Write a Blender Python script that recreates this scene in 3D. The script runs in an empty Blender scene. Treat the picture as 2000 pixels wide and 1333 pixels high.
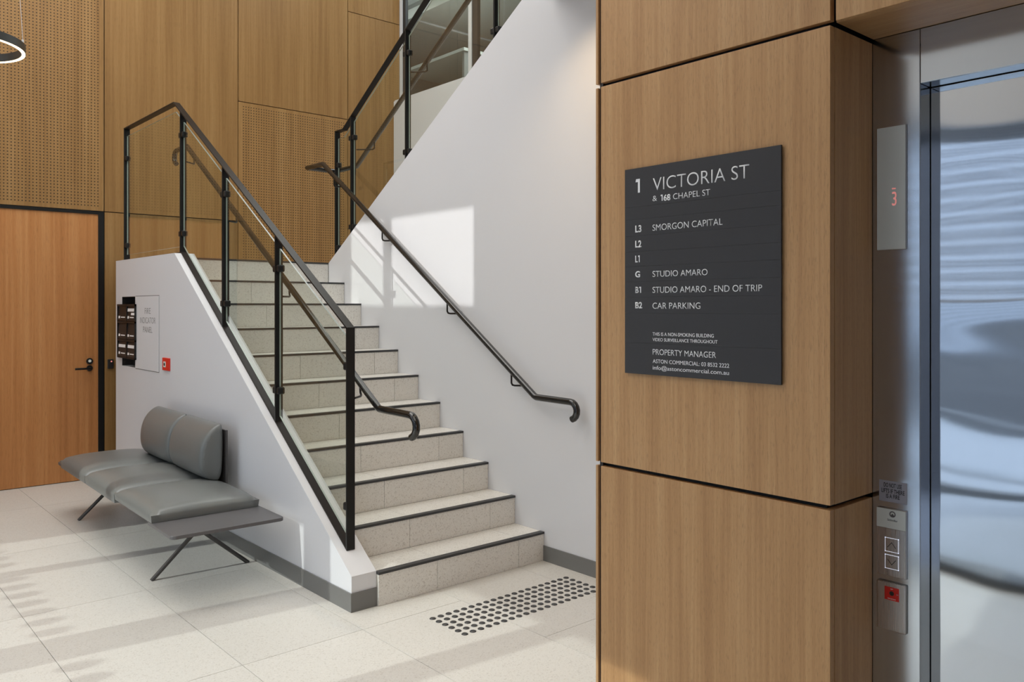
import bpy, bmesh, math, random
from mathutils import Vector, Matrix
random.seed(7)
SC = bpy.context.scene
COL = SC.collection
# ------------------------------------------------------------ camera
F_PX = 1614.0
cd = bpy.data.cameras.new('camera')
cam = bpy.data.objects.new('camera', cd); COL.objects.link(cam)
cam.location = (0, 0, 1.6)
cam.rotation_euler = (math.radians(90), 0, -math.radians(41.25))
cd.sensor_width = 36.0
cd.lens = F_PX / 2000 * 36
cd.shift_y = (599 - 666.5) / 2000
cd.clip_start = 0.05
SC.camera = cam
# ------------------------------------------------------------ world, sun, exposure
SC.view_settings.view_transform = 'Standard'
SC.view_settings.look = 'None'
SC.view_settings.gamma = 1
SC.view_settings.use_curve_mapping = False
SC.view_settings.exposure = 0.16
W = bpy.data.worlds.new('world'); SC.world = W; W.use_nodes = True
nt = W.node_tree; nt.nodes.clear()
wo = nt.nodes.new('ShaderNodeOutputWorld'); bg = nt.nodes.new('ShaderNodeBackground')
tc = nt.nodes.new('ShaderNodeTexCoord'); sx = nt.nodes.new('ShaderNodeSeparateXYZ')
rp = nt.nodes.new('ShaderNodeValToRGB')
rp.color_ramp.elements[0].position = 0.0; rp.color_ramp.elements[0].color = (0.97, 0.97, 1.0, 1)
rp.color_ramp.elements[1].position = 0.6; rp.color_ramp.elements[1].color = (0.78, 0.86, 1.0, 1)
nt.links.new(tc.outputs['Generated'], sx.inputs[0]); nt.links.new(sx.outputs['Z'], rp.inputs[0])
nt.links.new(rp.outputs[0], bg.inputs[0]); nt.links.new(bg.outputs[0], wo.inputs[0])
bg.inputs[1].default_value = 3.4
SUN_D = Vector((1.0, -0.095, -0.53)).normalized()
sl = bpy.data.lights.new('sun', 'SUN'); sl.energy = 1.7; sl.angle = math.radians(0.45); sl.color = (1.0, 0.98, 0.94)
so = bpy.data.objects.new('sun', sl); COL.objects.link(so); so.location = (-8, 3, 8)
so.rotation_euler = SUN_D.to_track_quat('-Z', 'Y').to_euler()

def area(name, loc, sx_, sy_, power, color, rot=(0, 0, 0)):
    l = bpy.data.lights.new(name, 'AREA'); l.shape = 'RECTANGLE'; l.size = sx_; l.size_y = sy_
    l.energy = power; l.color = color
    o = bpy.data.objects.new(name, l); COL.objects.link(o); o.location = loc; o.rotation_euler = rot
    return o
area('fill_light_atrium', (0.9, 5.9, 6.12), 3.6, 3.2, 150, (1.0, 0.97, 0.93))  # fill lamp without a fixture, added to raise the atrium's ambient light
area('fill_light_stairwell', (4.6, 6.6, 6.12), 1.2, 2.4, 34, (0.97, 1.0, 0.97))  # added fill, brightens the low wall under the stairwell window
area('fill_light_lobby', (0.6, 2.3, 3.50), 3.0, 2.0, 34, (1.0, 0.95, 0.88))  # added lobby fill, placed to reach the risers but miss the lift reveal
area('fill_light_lobby_rear', (1.6, -2.6, 3.50), 3.0, 1.6, 4, (1.0, 0.96, 0.9))  # weak fill added behind the camera, no real fixture

# ------------------------------------------------------------ materials
def srgb(r, g, b):
    f = lambda c: (c/255/12.92) if c/255 <= 0.04045 else ((c/255+0.055)/1.055)**2.4
    return (f(r), f(g), f(b), 1)
def newmat(name):
    m = bpy.data.materials.new(name); m.use_nodes = True
    return m, m.node_tree, m.node_tree.nodes['Principled BSDF']
def N(t, typ, **kw):
    n = t.nodes.new(typ)
    for k, v in kw.items(): setattr(n, k, v)
    return n
def flat(name, col, rough=0.5, metal=0.0, spec=0.5, noise=0.03, scale=60.0, bump=0.0):
    m, t, b = newmat(name)
    b.inputs['Roughness'].default_value = rough; b.inputs['Metallic'].default_value = metal
    b.inputs['Specular IOR Level'].default_value = spec
    tcn = N(t, 'ShaderNodeTexCoord'); nz = N(t, 'ShaderNodeTexNoise'); nz.inputs['Scale'].default_value = scale
    mx = N(t, 'ShaderNodeMix', data_type='RGBA')
    mx.inputs['A'].default_value = col
    mx.inputs['B'].default_value = tuple(min(1, c*(1+noise*4)) for c in col[:3]) + (1,)
    t.links.new(tcn.outputs['Object'], nz.inputs['Vector'])
    t.links.new(nz.outputs['Fac'], mx.inputs['Factor']); t.links.new(mx.outputs['Result'], b.inputs['Base Color'])
    if bump:
        bp = N(t, 'ShaderNodeBump'); bp.inputs['Strength'].default_value = bump; bp.inputs['Distance'].default_value = 0.002
        t.links.new(nz.outputs['Fac'], bp.inputs['Height']); t.links.new(bp.outputs[0], b.inputs['Normal'])
    return m
def wood(name, c1, c2, c3, rough=0.45, perf=False, axis='Z', wide=1.0, rand=0.05, spec=0.35, pores=0.0):
    """quarter-cut veneer: fine fibres, broader streaks and pores stretched along one axis"""
    m, t, b = newmat(name)
    b.inputs['Roughness'].default_value = rough; b.inputs['Specular IOR Level'].default_value = spec
    tcn = N(t, 'ShaderNodeTexCoord'); oi = N(t, 'ShaderNodeObjectInfo')
    add = N(t, 'ShaderNodeVectorMath', operation='ADD')
    mul = N(t, 'ShaderNodeVectorMath', operation='SCALE'); mul.inputs['Scale'].default_value = 37.0
    cmb = N(t, 'ShaderNodeCombineXYZ')
    for k in range(3): t.links.new(oi.outputs['Random'], cmb.inputs[k])
    t.links.new(cmb.outputs[0], mul.inputs[0])
    t.links.new(tcn.outputs['Object'], add.inputs[0]); t.links.new(mul.outputs[0], add.inputs[1])
    def streak(s, stretch, det):
        mp = N(t, 'ShaderNodeMapping'); sc_ = [s, s, s]; sc_['XYZ'.index(axis)] = s*stretch
        mp.inputs['Scale'].default_value = sc_
        nz = N(t, 'ShaderNodeTexNoise'); nz.inputs['Scale'].default_value = 1.0; nz.inputs['Detail'].default_value = det
        t.links.new(add.outputs[0], mp.inputs[0]); t.links.new(mp.outputs[0], nz.inputs['Vector'])
        return nz
    broad = streak(9.0/wide, 0.035, 3); mid = streak(60.0/wide, 0.02, 4); fine = streak(420.0, 0.035, 2) if not pores else streak(520.0, 0.10, 3)
    r1 = N(t, 'ShaderNodeValToRGB'); e = r1.color_ramp.elements
    e[0].position = 0.36; e[0].color = c1; e[1].position = 0.66; e[1].color = c3
    m_ = e.new(0.51); m_.color = c2
    ma = N(t, 'ShaderNodeMath', operation='MULTIPLY'); ma.inputs[1].default_value = 0.55
    mb = N(t, 'ShaderNodeMath', operation='MULTIPLY_ADD'); mb.inputs[1].default_value = 0.45
    t.links.new(broad.outputs['Fac'], ma.inputs[0]); t.links.new(mid.outputs['Fac'], mb.inputs[0]); t.links.new(ma.outputs[0], mb.inputs[2])
    t.links.new(mb.outputs[0], r1.inputs[0])
    r2 = N(t, 'ShaderNodeMapRange'); r2.inputs['From Min'].default_value = 0.25; r2.inputs['From Max'].default_value = 0.46
    r2.inputs['To Min'].default_value = 0.72; r2.inputs['To Max'].default_value = 1.0
    t.links.new(fine.outputs['Fac'], r2.inputs['Value'])
    mm = N(t, 'ShaderNodeMix', data_type='RGBA', blend_type='MULTIPLY'); mm.inputs['Factor'].default_value = 1
    t.links.new(r1.outputs[0], mm.inputs['A']); t.links.new(r2.outputs[0], mm.inputs['B'])
    hv = N(t, 'ShaderNodeMapRange'); hv.inputs['To Min'].default_value = 1-rand; hv.inputs['To Max'].default_value = 1+rand
    t.links.new(oi.outputs['Random'], hv.inputs['Value'])
    m3 = N(t, 'ShaderNodeMix', data_type='RGBA', blend_type='MULTIPLY'); m3.inputs['Factor'].default_value = 1
    t.links.new(mm.outputs['Result'], m3.inputs['A']); t.links.new(hv.outputs[0], m3.inputs['B'])
    out = m3.outputs['Result']; h = fine.outputs['Fac']
    if perf:   # drilled acoustic perforation, 28 mm grid in the X-Z plane
        sp = N(t, 'ShaderNodeSeparateXYZ'); t.links.new(tcn.outputs['Object'], sp.inputs[0])
        d = []
        for k in ('X', 'Z'):
            dv = N(t, 'ShaderNodeMath', operation='DIVIDE'); dv.inputs[1].default_value = 0.028
            fr = N(t, 'ShaderNodeMath', operation='FRACT'); sb = N(t, 'ShaderNodeMath', operation='SUBTRACT'); sb.inputs[1].default_value = 0.5
            pw = N(t, 'ShaderNodeMath', operation='MULTIPLY')
            t.links.new(sp.outputs[k], dv.inputs[0]); t.links.new(dv.outputs[0], fr.inputs[0]); t.links.new(fr.outputs[0], sb.inputs[0])
            t.links.new(sb.outputs[0], pw.inputs[0]); t.links.new(sb.outputs[0], pw.inputs[1]); d.append(pw)
        ad = N(t, 'ShaderNodeMath', operation='ADD'); t.links.new(d[0].outputs[0], ad.inputs[0]); t.links.new(d[1].outputs[0], ad.inputs[1])
        sq = N(t, 'ShaderNodeMath', operation='SQRT'); t.links.new(ad.outputs[0], sq.inputs[0])
        mr = N(t, 'ShaderNodeMapRange'); mr.inputs['From Min'].default_value = 0.17; mr.inputs['From Max'].default_value = 0.23
        t.links.new(sq.outputs[0], mr.inputs['Value'])
        mh = N(t, 'ShaderNodeMix', data_type='RGBA'); mh.inputs['A'].default_value = (0.035, 0.02, 0.01, 1)
        t.links.new(mr.outputs[0], mh.inputs['Factor']); t.links.new(out, mh.inputs['B']); out = mh.outputs['Result']
    t.links.new(out, b.inputs['Base Color'])
    bp = N(t, 'ShaderNodeBump'); bp.inputs['Strength'].default_value = 0.12; bp.inputs['Distance'].default_value = 0.0008
    t.links.new(h, bp.inputs['Height']); t.links.new(bp.outputs[0], b.inputs['Normal'])
    return m
def terrazzo(name, base, rough=0.32, contrast=1.0):
    m, t, b = newmat(name)
    b.inputs['Roughness'].default_value = rough; b.inputs['Specular IOR Level'].default_value = 0.45
    tcn = N(t, 'ShaderNodeTexCoord'); gp = N(t, 'ShaderNodeNewGeometry'); oi = N(t, 'ShaderNodeObjectInfo')
    cols = base
    def vor(s, lo, hi):
        v = N(t, 'ShaderNodeTexVoronoi'); v.inputs['Scale'].default_value = s
        t.links.new(gp.outputs['Position'], v.inputs['Vector'])
        sp = N(t, 'ShaderNodeSeparateColor'); t.links.new(v.outputs['Color'], sp.inputs[0])
        mr = N(t, 'ShaderNodeMapRange'); mr.inputs['From Min'].default_value = lo; mr.inputs['From Max'].default_value = hi
        t.links.new(sp.outputs[0], mr.inputs['Value']); return mr
    a = vor(150, 0.80, 0.98); c = vor(320, 0.72, 1.0); w = vor(210, 0.90, 1.0)
    nz = N(t, 'ShaderNodeTexNoise'); nz.inputs['Scale'].default_value = 2.2; nz.inputs['Detail'].default_value = 4
    t.links.new(gp.outputs['Position'], nz.inputs['Vector'])
    def mixc(prev, fac, col, k):
        mx = N(t, 'ShaderNodeMix', data_type='RGBA'); mx.inputs['B'].default_value = col
        mu = N(t, 'ShaderNodeMath', operation='MULTIPLY'); mu.inputs[1].default_value = k*contrast
        t.links.new(fac, mu.inputs[0]); t.links.new(mu.outputs[0], mx.inputs['Factor'])
        if hasattr(prev, 'links'): t.links.new(prev, mx.inputs['A'])
        else: mx.inputs['A'].default_value = prev
        return mx.outputs['Result']
    o = mixc(cols, nz.outputs['Fac'], tuple(c_*0.93 for c_ in cols[:3])+(1,), 0.7)
    o = mixc(o, a.outputs[0], srgb(140, 130, 115), 0.42)
    o = mixc(o, c.outputs[0], srgb(165, 155, 140), 0.40)
    o = mixc(o, w.outputs[0], srgb(240, 238, 232), 0.5)
    hv = N(t, 'ShaderNodeMapRange'); hv.inputs['To Min'].default_value = 0.975; hv.inputs['To Max'].default_value = 1.025
    t.links.new(oi.outputs['Random'], hv.inputs['Value'])
    m3 = N(t, 'ShaderNodeMix', data_type='RGBA', blend_type='MULTIPLY'); m3.inputs['Factor'].default_value = 1
    t.links.new(o, m3.inputs['A']); t.links.new(hv.outputs[0], m3.inputs['B'])
    t.links.new(m3.outputs['Result'], b.inputs['Base Color'])
    return m
def steel(name, col=(0.56, 0.56, 0.57, 1), rough=0.2, wave=0.0, aniso=0.5, brush='Z'):
    m, t, b = newmat(name)
    b.inputs['Metallic'].default_value = 1; b.inputs['Base Color'].default_value = col
    b.inputs['Anisotropic'].default_value = aniso
    tg = N(t, 'ShaderNodeTangent', direction_type='RADIAL', axis='X'); 
    tcn = N(t, 'ShaderNodeTexCoord'); mp = N(t, 'ShaderNodeMapping')
    sc_ = [900, 900, 900]; sc_['XYZ'.index(brush)] = 6; mp.inputs['Scale'].default_value = sc_
    nz = N(t, 'ShaderNodeTexNoise'); nz.inputs['Scale'].default_value = 1; nz.inputs['Detail'].default_value = 2
    t.links.new(tcn.outputs['Object'], mp.inputs[0]); t.links.new(mp.outputs[0], nz.inputs['Vector'])
    mr = N(t, 'ShaderNodeMapRange'); mr.inputs['To Min'].default_value = rough*0.9; mr.inputs['To Max'].default_value = rough*1.1
    t.links.new(nz.outputs['Fac'], mr.inputs['Value']); t.links.new(mr.outputs[0], b.inputs['Roughness'])
    bp = N(t, 'ShaderNodeBump'); bp.inputs['Strength'].default_value = 0.004; bp.inputs['Distance'].default_value = 0.0001
    t.links.new(nz.outputs['Fac'], bp.inputs['Height'])
    if wave:
        m2 = N(t, 'ShaderNodeMapping'); m2.inputs['Scale'].default_value = (1.3, 1.3, 3.0)
        n2 = N(t, 'ShaderNodeTexNoise'); n2.inputs['Scale'].default_value = 1.6; n2.inputs['Detail'].default_value = 0.6
        t.links.new(tcn.outputs['Object'], m2.inputs[0]); t.links.new(m2.outputs[0], n2.inputs['Vector'])
        b2 = N(t, 'ShaderNodeBump'); b2.inputs['Strength'].default_value = 1.0; b2.inputs['Distance'].default_value = wave
        t.links.new(n2.outputs['Fac'], b2.inputs['Height']); t.links.new(b2.outputs[0], bp.inputs['Normal'])
    t.links.new(bp.outputs[0], b.inputs['Normal'])
    return m
def glass(name, tint=(0.92, 0.945, 0.92, 1), ior=1.5, boost=1.0):
    m = bpy.data.materials.new(name); m.use_nodes = True; t = m.node_tree; t.nodes.clear()
    o = N(t, 'ShaderNodeOutputMaterial'); mx = N(t, 'ShaderNodeMixShader'); tr = N(t, 'ShaderNodeBsdfTransparent')
    gl = N(t, 'ShaderNodeBsdfGlossy'); fr = N(t, 'ShaderNodeFresnel'); fr.inputs[0].default_value = ior
    tr.inputs[0].default_value = tint; gl.inputs['Roughness'].default_value = 0.0; fr.inputs[0].default_value = ior
    gl.inputs['Color'].default_value = (boost, boost, boost, 1)
    ge = N(t, 'ShaderNodeNewGeometry'); iv = N(t, 'ShaderNodeMath', operation='SUBTRACT'); iv.inputs[0].default_value = 1.0
    mf = N(t, 'ShaderNodeMath', operation='MULTIPLY')      # reflect only on entering faces: no total internal reflection
    t.links.new(ge.outputs['Backfacing'], iv.inputs[1]); t.links.new(iv.outputs[0], mf.inputs[0]); t.links.new(fr.outputs[0], mf.inputs[1])
    t.links.new(mf.outputs[0], mx.inputs[0]); t.links.new(tr.outputs[0], mx.inputs[1]); t.links.new(gl.outputs[0], mx.inputs[2])
    t.links.new(mx.outputs[0], o.inputs[0])
    return m
def emis(name, col, s):
    m = bpy.data.materials.new(name); m.use_nodes = True; t = m.node_tree; b = t.nodes['Principled BSDF']
    b.inputs['Base Color'].default_value = col; b.inputs['Emission Color'].default_value = col; b.inputs['Emission Strength'].default_value = s
    return m

M = {}
M['paint'] = flat('white_paint', srgb(218, 219, 222), 0.55, noise=0.004, scale=3)
M['paint_gloss'] = flat('white_satin_paint', srgb(216, 217, 220), 0.35, noise=0.004, scale=3)
M['terrazzo'] = terrazzo('terrazzo_floor', srgb(216, 214, 208), contrast=0.55)
M['terrazzo_stair'] = terrazzo('terrazzo_stair', srgb(228, 226, 220), 0.4, contrast=0.75)
M['grout'] = flat('grout', srgb(176, 172, 164), 0.9)
M['skirting'] = flat('grey_skirting', srgb(112, 112, 110), 0.28, noise=0.01)
M['black'] = flat('black_powdercoat', (0.009, 0.009, 0.009, 1), 0.36, noise=0.05, spec=0.3)
M['rail'] = flat('bronze_black_rail', (0.016, 0.012, 0.010, 1), 0.36, noise=0.05, spec=0.18)
M['nosing'] = flat('nosing_grey', (0.035, 0.036, 0.038, 1), 0.42)
M['shadow'] = flat('dark_recess', (0.006, 0.006, 0.008, 1), 0.7)
oak = (srgb(136, 101, 57), srgb(149, 113, 67), srgb(160, 125, 78))
M['oak'] = wood('oak_veneer', *oak)
M['oak_perf'] = wood('oak_veneer_perforated', *oak, perf=True)
M['oak_col'] = wood('oak_veneer_column', srgb(180, 136, 90), srgb(194, 150, 102), srgb(204, 162, 114), rough=0.42, wide=0.45, rand=0.03, pores=1.0)
M['oak_soffit'] = wood('oak_veneer_soffit', srgb(170, 126, 80), srgb(184, 140, 92), srgb(194, 152, 104), rough=0.4, axis='Y')
M['door_wood'] = wood('door_veneer', srgb(168, 110, 62), srgb(185, 126, 74), srgb(199, 143, 90), rough=0.4, wide=1.6)
M['steel'] = steel('brushed_steel', rough=0.16, col=(0.58, 0.62, 0.655, 1))
M['steel_door'] = steel('brushed_steel_door', col=(0.62, 0.65, 0.68, 1), rough=0.055, wave=0.0045)
M['steel_plate'] = steel('steel_plate', col=(0.55, 0.53, 0.51, 1), rough=0.28)
M['glass'] = glass('clear_glass', ior=1.75)
M['glass_ext'] = glass('window_glass', (0.9, 0.93, 0.92, 1))
M['glass_edge'] = flat('polished_glass_edge', srgb(158, 170, 162), 0.2)
M['tube'] = flat('black_tube_rail', (0.012, 0.011, 0.0105, 1), 0.12, noise=0.05, spec=0.6)
M['milk'] = flat('milk_glass', srgb(228, 234, 229), 0.2, noise=0.004, spec=0.6)
M['sign'] = flat('charcoal_sign', srgb(66, 65, 66), 0.5, noise=0.01, spec=0.25)
M['letter'] = flat('pale_lettering', srgb(246, 246, 246), 0.5, noise=0.0)
M['ink'] = flat('grey_lettering', srgb(110, 110, 112), 0.5, noise=0.0)
M['blackink'] = flat('black_lettering', (0.01, 0.01, 0.01, 1), 0.5, noise=0.0)
M['sticker'] = flat('silver_sticker', srgb(168, 168, 178), 0.4, noise=0.01)
M['red'] = flat('red_plastic', srgb(222, 40, 28), 0.4, noise=0.0)
M['leather'] = flat('grey_leather', srgb(108, 111, 110), 0.33, noise=0.02, scale=240, bump=0.15, spec=0.55)
M['bench_metal'] = flat('bench_grey_metal', (0.085, 0.080, 0.078, 1), 0.28, metal=0.55, noise=0.02)
M['table'] = flat('bench_table_top', (0.095, 0.092, 0.096, 1), 0.4, noise=0.02)
M['led'] = emis('warm_led', (1.0, 0.80, 0.50, 1), 5.0)
M['red_led'] = emis('red_led', (1.0, 0.35, 0.32, 1), 0.35)
M['halo'] = emis('button_halo', (0.82, 0.85, 0.95, 1), 0.35)
M['wire'] = flat('pale_cable', srgb(190, 190, 190), 0.4)
M['ring'] = flat('dark_ring', (0.03, 0.03, 0.028, 1), 0.4, noise=0.05)
M['frame'] = flat('dark_window_frame', (0.03, 0.031, 0.033, 1), 0.4)
M['ceiling'] = flat('ceiling_paint', srgb(222, 222, 220), 0.8, noise=0.0)
M['office'] = flat('office_grey', srgb(128, 130, 128), 0.7, noise=0.02)
M['office2'] = flat('office_pale', srgb(190, 192, 186), 0.6)
M['pave'] = flat('pavement', srgb(150, 155, 165), 0.8, noise=0.05, scale=8)
M['kerb'] = flat('kerb_dark', srgb(98, 101, 108), 0.8)
M['board'] = flat('boards_blue_grey', srgb(176, 186, 204), 0.6)
M['gloss_black'] = flat('satin_black', (0.012, 0.012, 0.013, 1), 0.45, spec=0.25)
M['flap'] = flat('flap_dark', srgb(44, 40, 39), 0.5, spec=0.3)
M['blind'] = flat('blind_slat', srgb(178, 184, 196), 0.5)
M['dim_metal'] = flat('dim_metal', srgb(60, 56, 54), 0.3, metal=0.4)

# ------------------------------------------------------------ geometry helpers
class MB:
    def __init__(s): s.v = []; s.f = []; s.mi = []; s.smooth = False
    def add(s, vs, fs, mi=0):
        o = len(s.v); s.v += [tuple(v) for v in vs]; s.f += [tuple(i+o for i in f) for f in fs]; s.mi += [mi]*len(fs); return s
    def box(s, x0, x1, y0, y1, z0, z1, mi=0):
        vs = [(x, y, z) for x in (x0, x1) for y in (y0, y1) for z in (z0, z1)]
        return s.add(vs, [(0,1,3,2), (4,6,7,5), (0,4,5,1), (2,3,7,6), (0,2,6,4), (1,5,7,3)], mi)
    def prism(s, poly, x0, x1, mi=0):          # polygon in Y,Z extruded along X
        n = len(poly)
        a = sum(poly[i][0]*poly[(i+1) % n][1]-poly[(i+1) % n][0]*poly[i][1] for i in range(n))
        if a < 0: poly = poly[::-1]
        vs = [(x0, y, z) for y, z in poly] + [(x1, y, z) for y, z in poly]
        fs = [tuple(range(n-1, -1, -1)), tuple(range(n, 2*n))]
        fs += [(i, (i+1) % n, n+(i+1) % n, n+i) for i in range(n)]
        return s.add(vs, fs, mi)
    def tube(s, path, r, n=12, mi=0):
        path = [Vector(p) for p in path]; rings = []; t0 = None; nrm = None
        for i, p in enumerate(path):
            a = (p-path[i-1]).normalized() if i else None
            b_ = (path[i+1]-p).normalized() if i < len(path)-1 else None
            t = ((a or b_)+(b_ or a)).normalized()
            if nrm is None:
                nrm = t.orthogonal().normalized()
            else:
                nrm = (nrm - t*nrm.dot(t)).normalized()
            bi = t.cross(nrm); k = 1.0
            if a is not None and b_ is not None:
                c = a.dot(t); k = 1/max(c, 0.6)
                ax = (b_-a); 
                if ax.length > 1e-4:
                    ax = ax.normalized(); ax = (ax - t*ax.dot(t)).normalized()
                else: ax = None
            else: ax = None
            ring = []
            for j in range(n):
                an = 2*math.pi*j/n; d = nrm*math.cos(an)+bi*math.sin(an)
                if ax is not None and k > 1.0001: d = d + ax*(d.dot(ax)*(k-1))
                ring.append(p+d*r)
            rings.append(ring)
        vs = [v for rg in rings for v in rg]; fs = []
        for i in range(len(rings)-1):
            for j in range(n): fs.append((i*n+j, i*n+(j+1) % n, (i+1)*n+(j+1) % n, (i+1)*n+j))
        fs.append(tuple(range(n-1, -1, -1))); fs.append(tuple((len(rings)-1)*n+j for j in range(n)))
        return s.add(vs, fs, mi)
    def cyl(s, p, axis, r, h, n=16, mi=0):
        a = Vector(axis).normalized(); return s.tube([Vector(p), Vector(p)+a*h], r, n, mi)

def obj(name, mb, mat, parent=None, bevel=0, smooth=None, seg=2, kind=None, origin=None):
    me = bpy.data.meshes.new(name)
    if origin is None and parent is not None and parent.get('_o') is not None: origin = tuple(parent['_o'])
    origin = origin or (0, 0, 0)
    vs = [(x-origin[0], y-origin[1], z-origin[2]) for x, y, z in mb.v]
    me.from_pydata(vs, [], mb.f); me.update()
    mats = mat if isinstance(mat, (list, tuple)) else [mat]
    for m_ in mats: me.materials.append(m_)
    if len(mats) > 1:
        for p, k in zip(me.polygons, mb.mi): p.material_index = k
    bm = bmesh.new(); bm.from_mesh(me); bmesh.ops.recalc_face_normals(bm, faces=bm.faces); bm.to_mesh(me); bm.free()
    if smooth is not None:
        for p in me.polygons: p.use_smooth = True
        try: me.set_sharp_from_angle(angle=math.radians(smooth))
        except Exception: pass
    o = bpy.data.objects.new(name, me); COL.objects.link(o)
    if parent is not None: o.parent = parent; o['_o'] = parent['_o'] if parent.get('_o') is not None else (0, 0, 0)
    else: o.location = origin; o['_o'] = origin
    if bevel:
        b = o.modifiers.new('bevel', 'BEVEL'); b.width = bevel; b.segments = seg; b.limit_method = 'ANGLE'; b.angle_limit = math.radians(40)
    if kind: o['kind'] = kind
    return o
def thing(name, label, cat, loc, group=None):
    o = bpy.data.objects.new(name, None); COL.objects.link(o); o.location = loc; o.empty_display_size = 0.1
    o['label'] = label; o['category'] = cat; o['_o'] = tuple(loc)
    if group: o['group'] = group
    return o
def tag(o, label, cat, group=None):
    o['label'] = label; o['category'] = cat
    if group: o['group'] = group
    return o
def B(*a): return MB().box(*a)
def text(name, s, xp, yl, yr, z0, z1, mat, parent, off=0.0, depth=0.0006, face='-X', cap=True, spacing=1.0):
    """lettering lying on a plane facing -X: fits the box yl..yr (left to right) and z0..z1 (baseline to cap)"""
    cu = bpy.data.curves.new('t', 'FONT'); cu.body = s; cu.size = 1.0; cu.offset = off; cu.space_character = spacing
    cu.resolution_u = 6
    to = bpy.data.objects.new('t', cu); COL.objects.link(to)
    dg = bpy.context.evaluated_depsgraph_get(); dg.update()
    me = bpy.data.meshes.new_from_object(to.evaluated_get(dg)); bpy.data.objects.remove(to)
    xs = [v.co.x for v in me.vertices]; x0, x1 = min(xs), max(xs)
    capz = 0.729
    sx_ = (yl-yr)/(x1-x0); sz = (z1-z0)/capz
    bm = bmesh.new(); bm.from_mesh(me); bm.normal_update()
    po = parent['_o'] if parent is not None and parent.get('_o') is not None else (0, 0, 0)
    for v in bm.verts:
        x, y = v.co.x, v.co.y
        v.co = Vector((xp, yl-(x-x0)*sx_, z0+y*sz)) - Vector(po)
    if depth:
        r = bmesh.ops.extrude_face_region(bm, geom=bm.faces[:]) 
        for g in r['geom']:
            if isinstance(g, bmesh.types.BMVert): g.co.x -= depth
    bmesh.ops.recalc_face_normals(bm, faces=bm.faces)
    bm.to_mesh(me); bm.free(); me.name = name; me.materials.clear(); me.materials.append(mat)
    o = bpy.data.objects.new(name, me); COL.objects.link(o); o.parent = parent
    return o

# ============================================================ SETTING
XF = -1.35            # glazed street front
XW = 3.583            # white stair wall face
YB = 8.31             # timber wall face
H = 6.2
TW, TL = 0.615, 1.30
# floor
fl = obj('floor', B(XF, 5.6, -4.0, 8.45, -0.15, -0.009), M['grout'], kind='structure')
tile_me = {}
def tile(x0, x1, y0, y1):
    g = 0.0012; w, l = round(x1-x0, 3), round(y1-y0, 3)
    if (w, l) not in tile_me:
        me = bpy.data.meshes.new('tile'); mb = B(g, w-g, g, l-g, -0.009, 0)
        me.from_pydata(mb.v, [], mb.f); me.materials.append(M['terrazzo']); me.update(); tile_me[(w, l)] = me
        bm = bmesh.new(); bm.from_mesh(me); bmesh.ops.recalc_face_normals(bm, faces=bm.faces); bm.to_mesh(me); bm.free()
    o = bpy.data.objects.new('tile', tile_me[(w, l)]); COL.objects.link(o); o.parent = fl; o.location = (x0, y0, 0)
nx0 = 0.91 - 4*TW
for i in range(11):
    x0 = nx0 + i*TW
    ref = 4.86 if x0 < 1.6 else (3.56 if x0 < 2.5 else 2.90)
    y = ref - TL*math.ceil((ref+4.0)/TL)
    while y < 8.45:
        a, b_ = max(y, -4.0), min(y+TL, 8.45)
        xa, xb = max(x0, XF), min(x0+TW, 5.4)
        if b_-a > 0.05 and xb-xa > 0.05 and not (a > 4.2 and xa > 2.36): tile(xa, xb, a, b_)
        y += TL
# timber wall at the back
wb = obj('wall_back', B(XF, 5.6, YB+0.018, YB+0.12, -0.1, H+.05), M['shadow'], kind='structure')
def panel(x0, x1, z0, z1, perf=False, parent=wb):
    g = 0.004; th = 0.018; mb = MB()
    x0 += g; x1 -= g; z0 += g; z1 -= g
    if not perf:
        mb.box(x0, x1, YB, YB+th, z0, z1); ms = M['oak']
    else:
        e = 0.030; xi0, xi1, zi0, zi1 = x0+e, x1-e, z0+e, z1-e
        # snap the drilled field to the hole grid
        G = 0.028
        xi0 = math.ceil(xi0/G)*G; xi1 = math.floor(xi1/G)*G; zi0 = math.ceil(zi0/G)*G; zi1 = math.floor(zi1/G)*G
        v = [(x0,YB,z0),(x1,YB,z0),(x1,YB,z1),(x0,YB,z1),(xi0,YB,zi0),(xi1,YB,zi0),(xi1,YB,zi1),(xi0,YB,zi1),
             (x0,YB+th,z0),(x1,YB+th,z0),(x1,YB+th,z1),(x0,YB+th,z1)]
        mb.add(v, [(0,1,5,4),(1,2,6,5),(2,3,7,6),(3,0,4,7),(0,8,9,1),(1,9,10,2),(2,10,11,3),(3,11,8,0),(8,11,10,9)], 0)
        mb.add(v[4:8], [(0,1,2,3)], 1); ms = [M['oak'], M['oak_perf']]
    o = obj('panel', mb, ms, parent)
    if perf:  # keep the face normal of the drilled field outward
        for p in o.data.polygons:
            if p.material_index == 1 and p.normal.y > 0: p.flip()
    return o
DOOR_L, DOOR_R = 1.12, 2.224
panel(-1.34, -0.30, 0, 2.485); panel(-0.30, DOOR_L-0.05, 0, 2.485)
panel(-1.34, -0.352, 2.485, 4.975, True); panel(-0.352, 0.936, 2.485, 4.975, True); panel(0.936, 2.224, 2.485, 4.975, True)
panel(2.224, 3.512, 0, 2.485); panel(2.224, 3.512, 2.485, 4.975)
panel(3.512, 4.80, 0, 1.24); panel(3.512, 4.80, 1.24, 3.73, True); panel(3.512, 4.80, 3.73, 6.19)
panel(4.80, 5.50, 0, 1.24); panel(4.80, 5.50, 1.24, 2.485); panel(4.80, 5.50, 2.485, 4.965); panel(4.80, 5.50, 4.965, 6.19)
for a, b_ in ((-1.34, -0.352), (-0.352, 0.936), (0.936, 2.224), (2.224, 3.512)): panel(a, b_, 4.975, 6.19)
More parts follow.
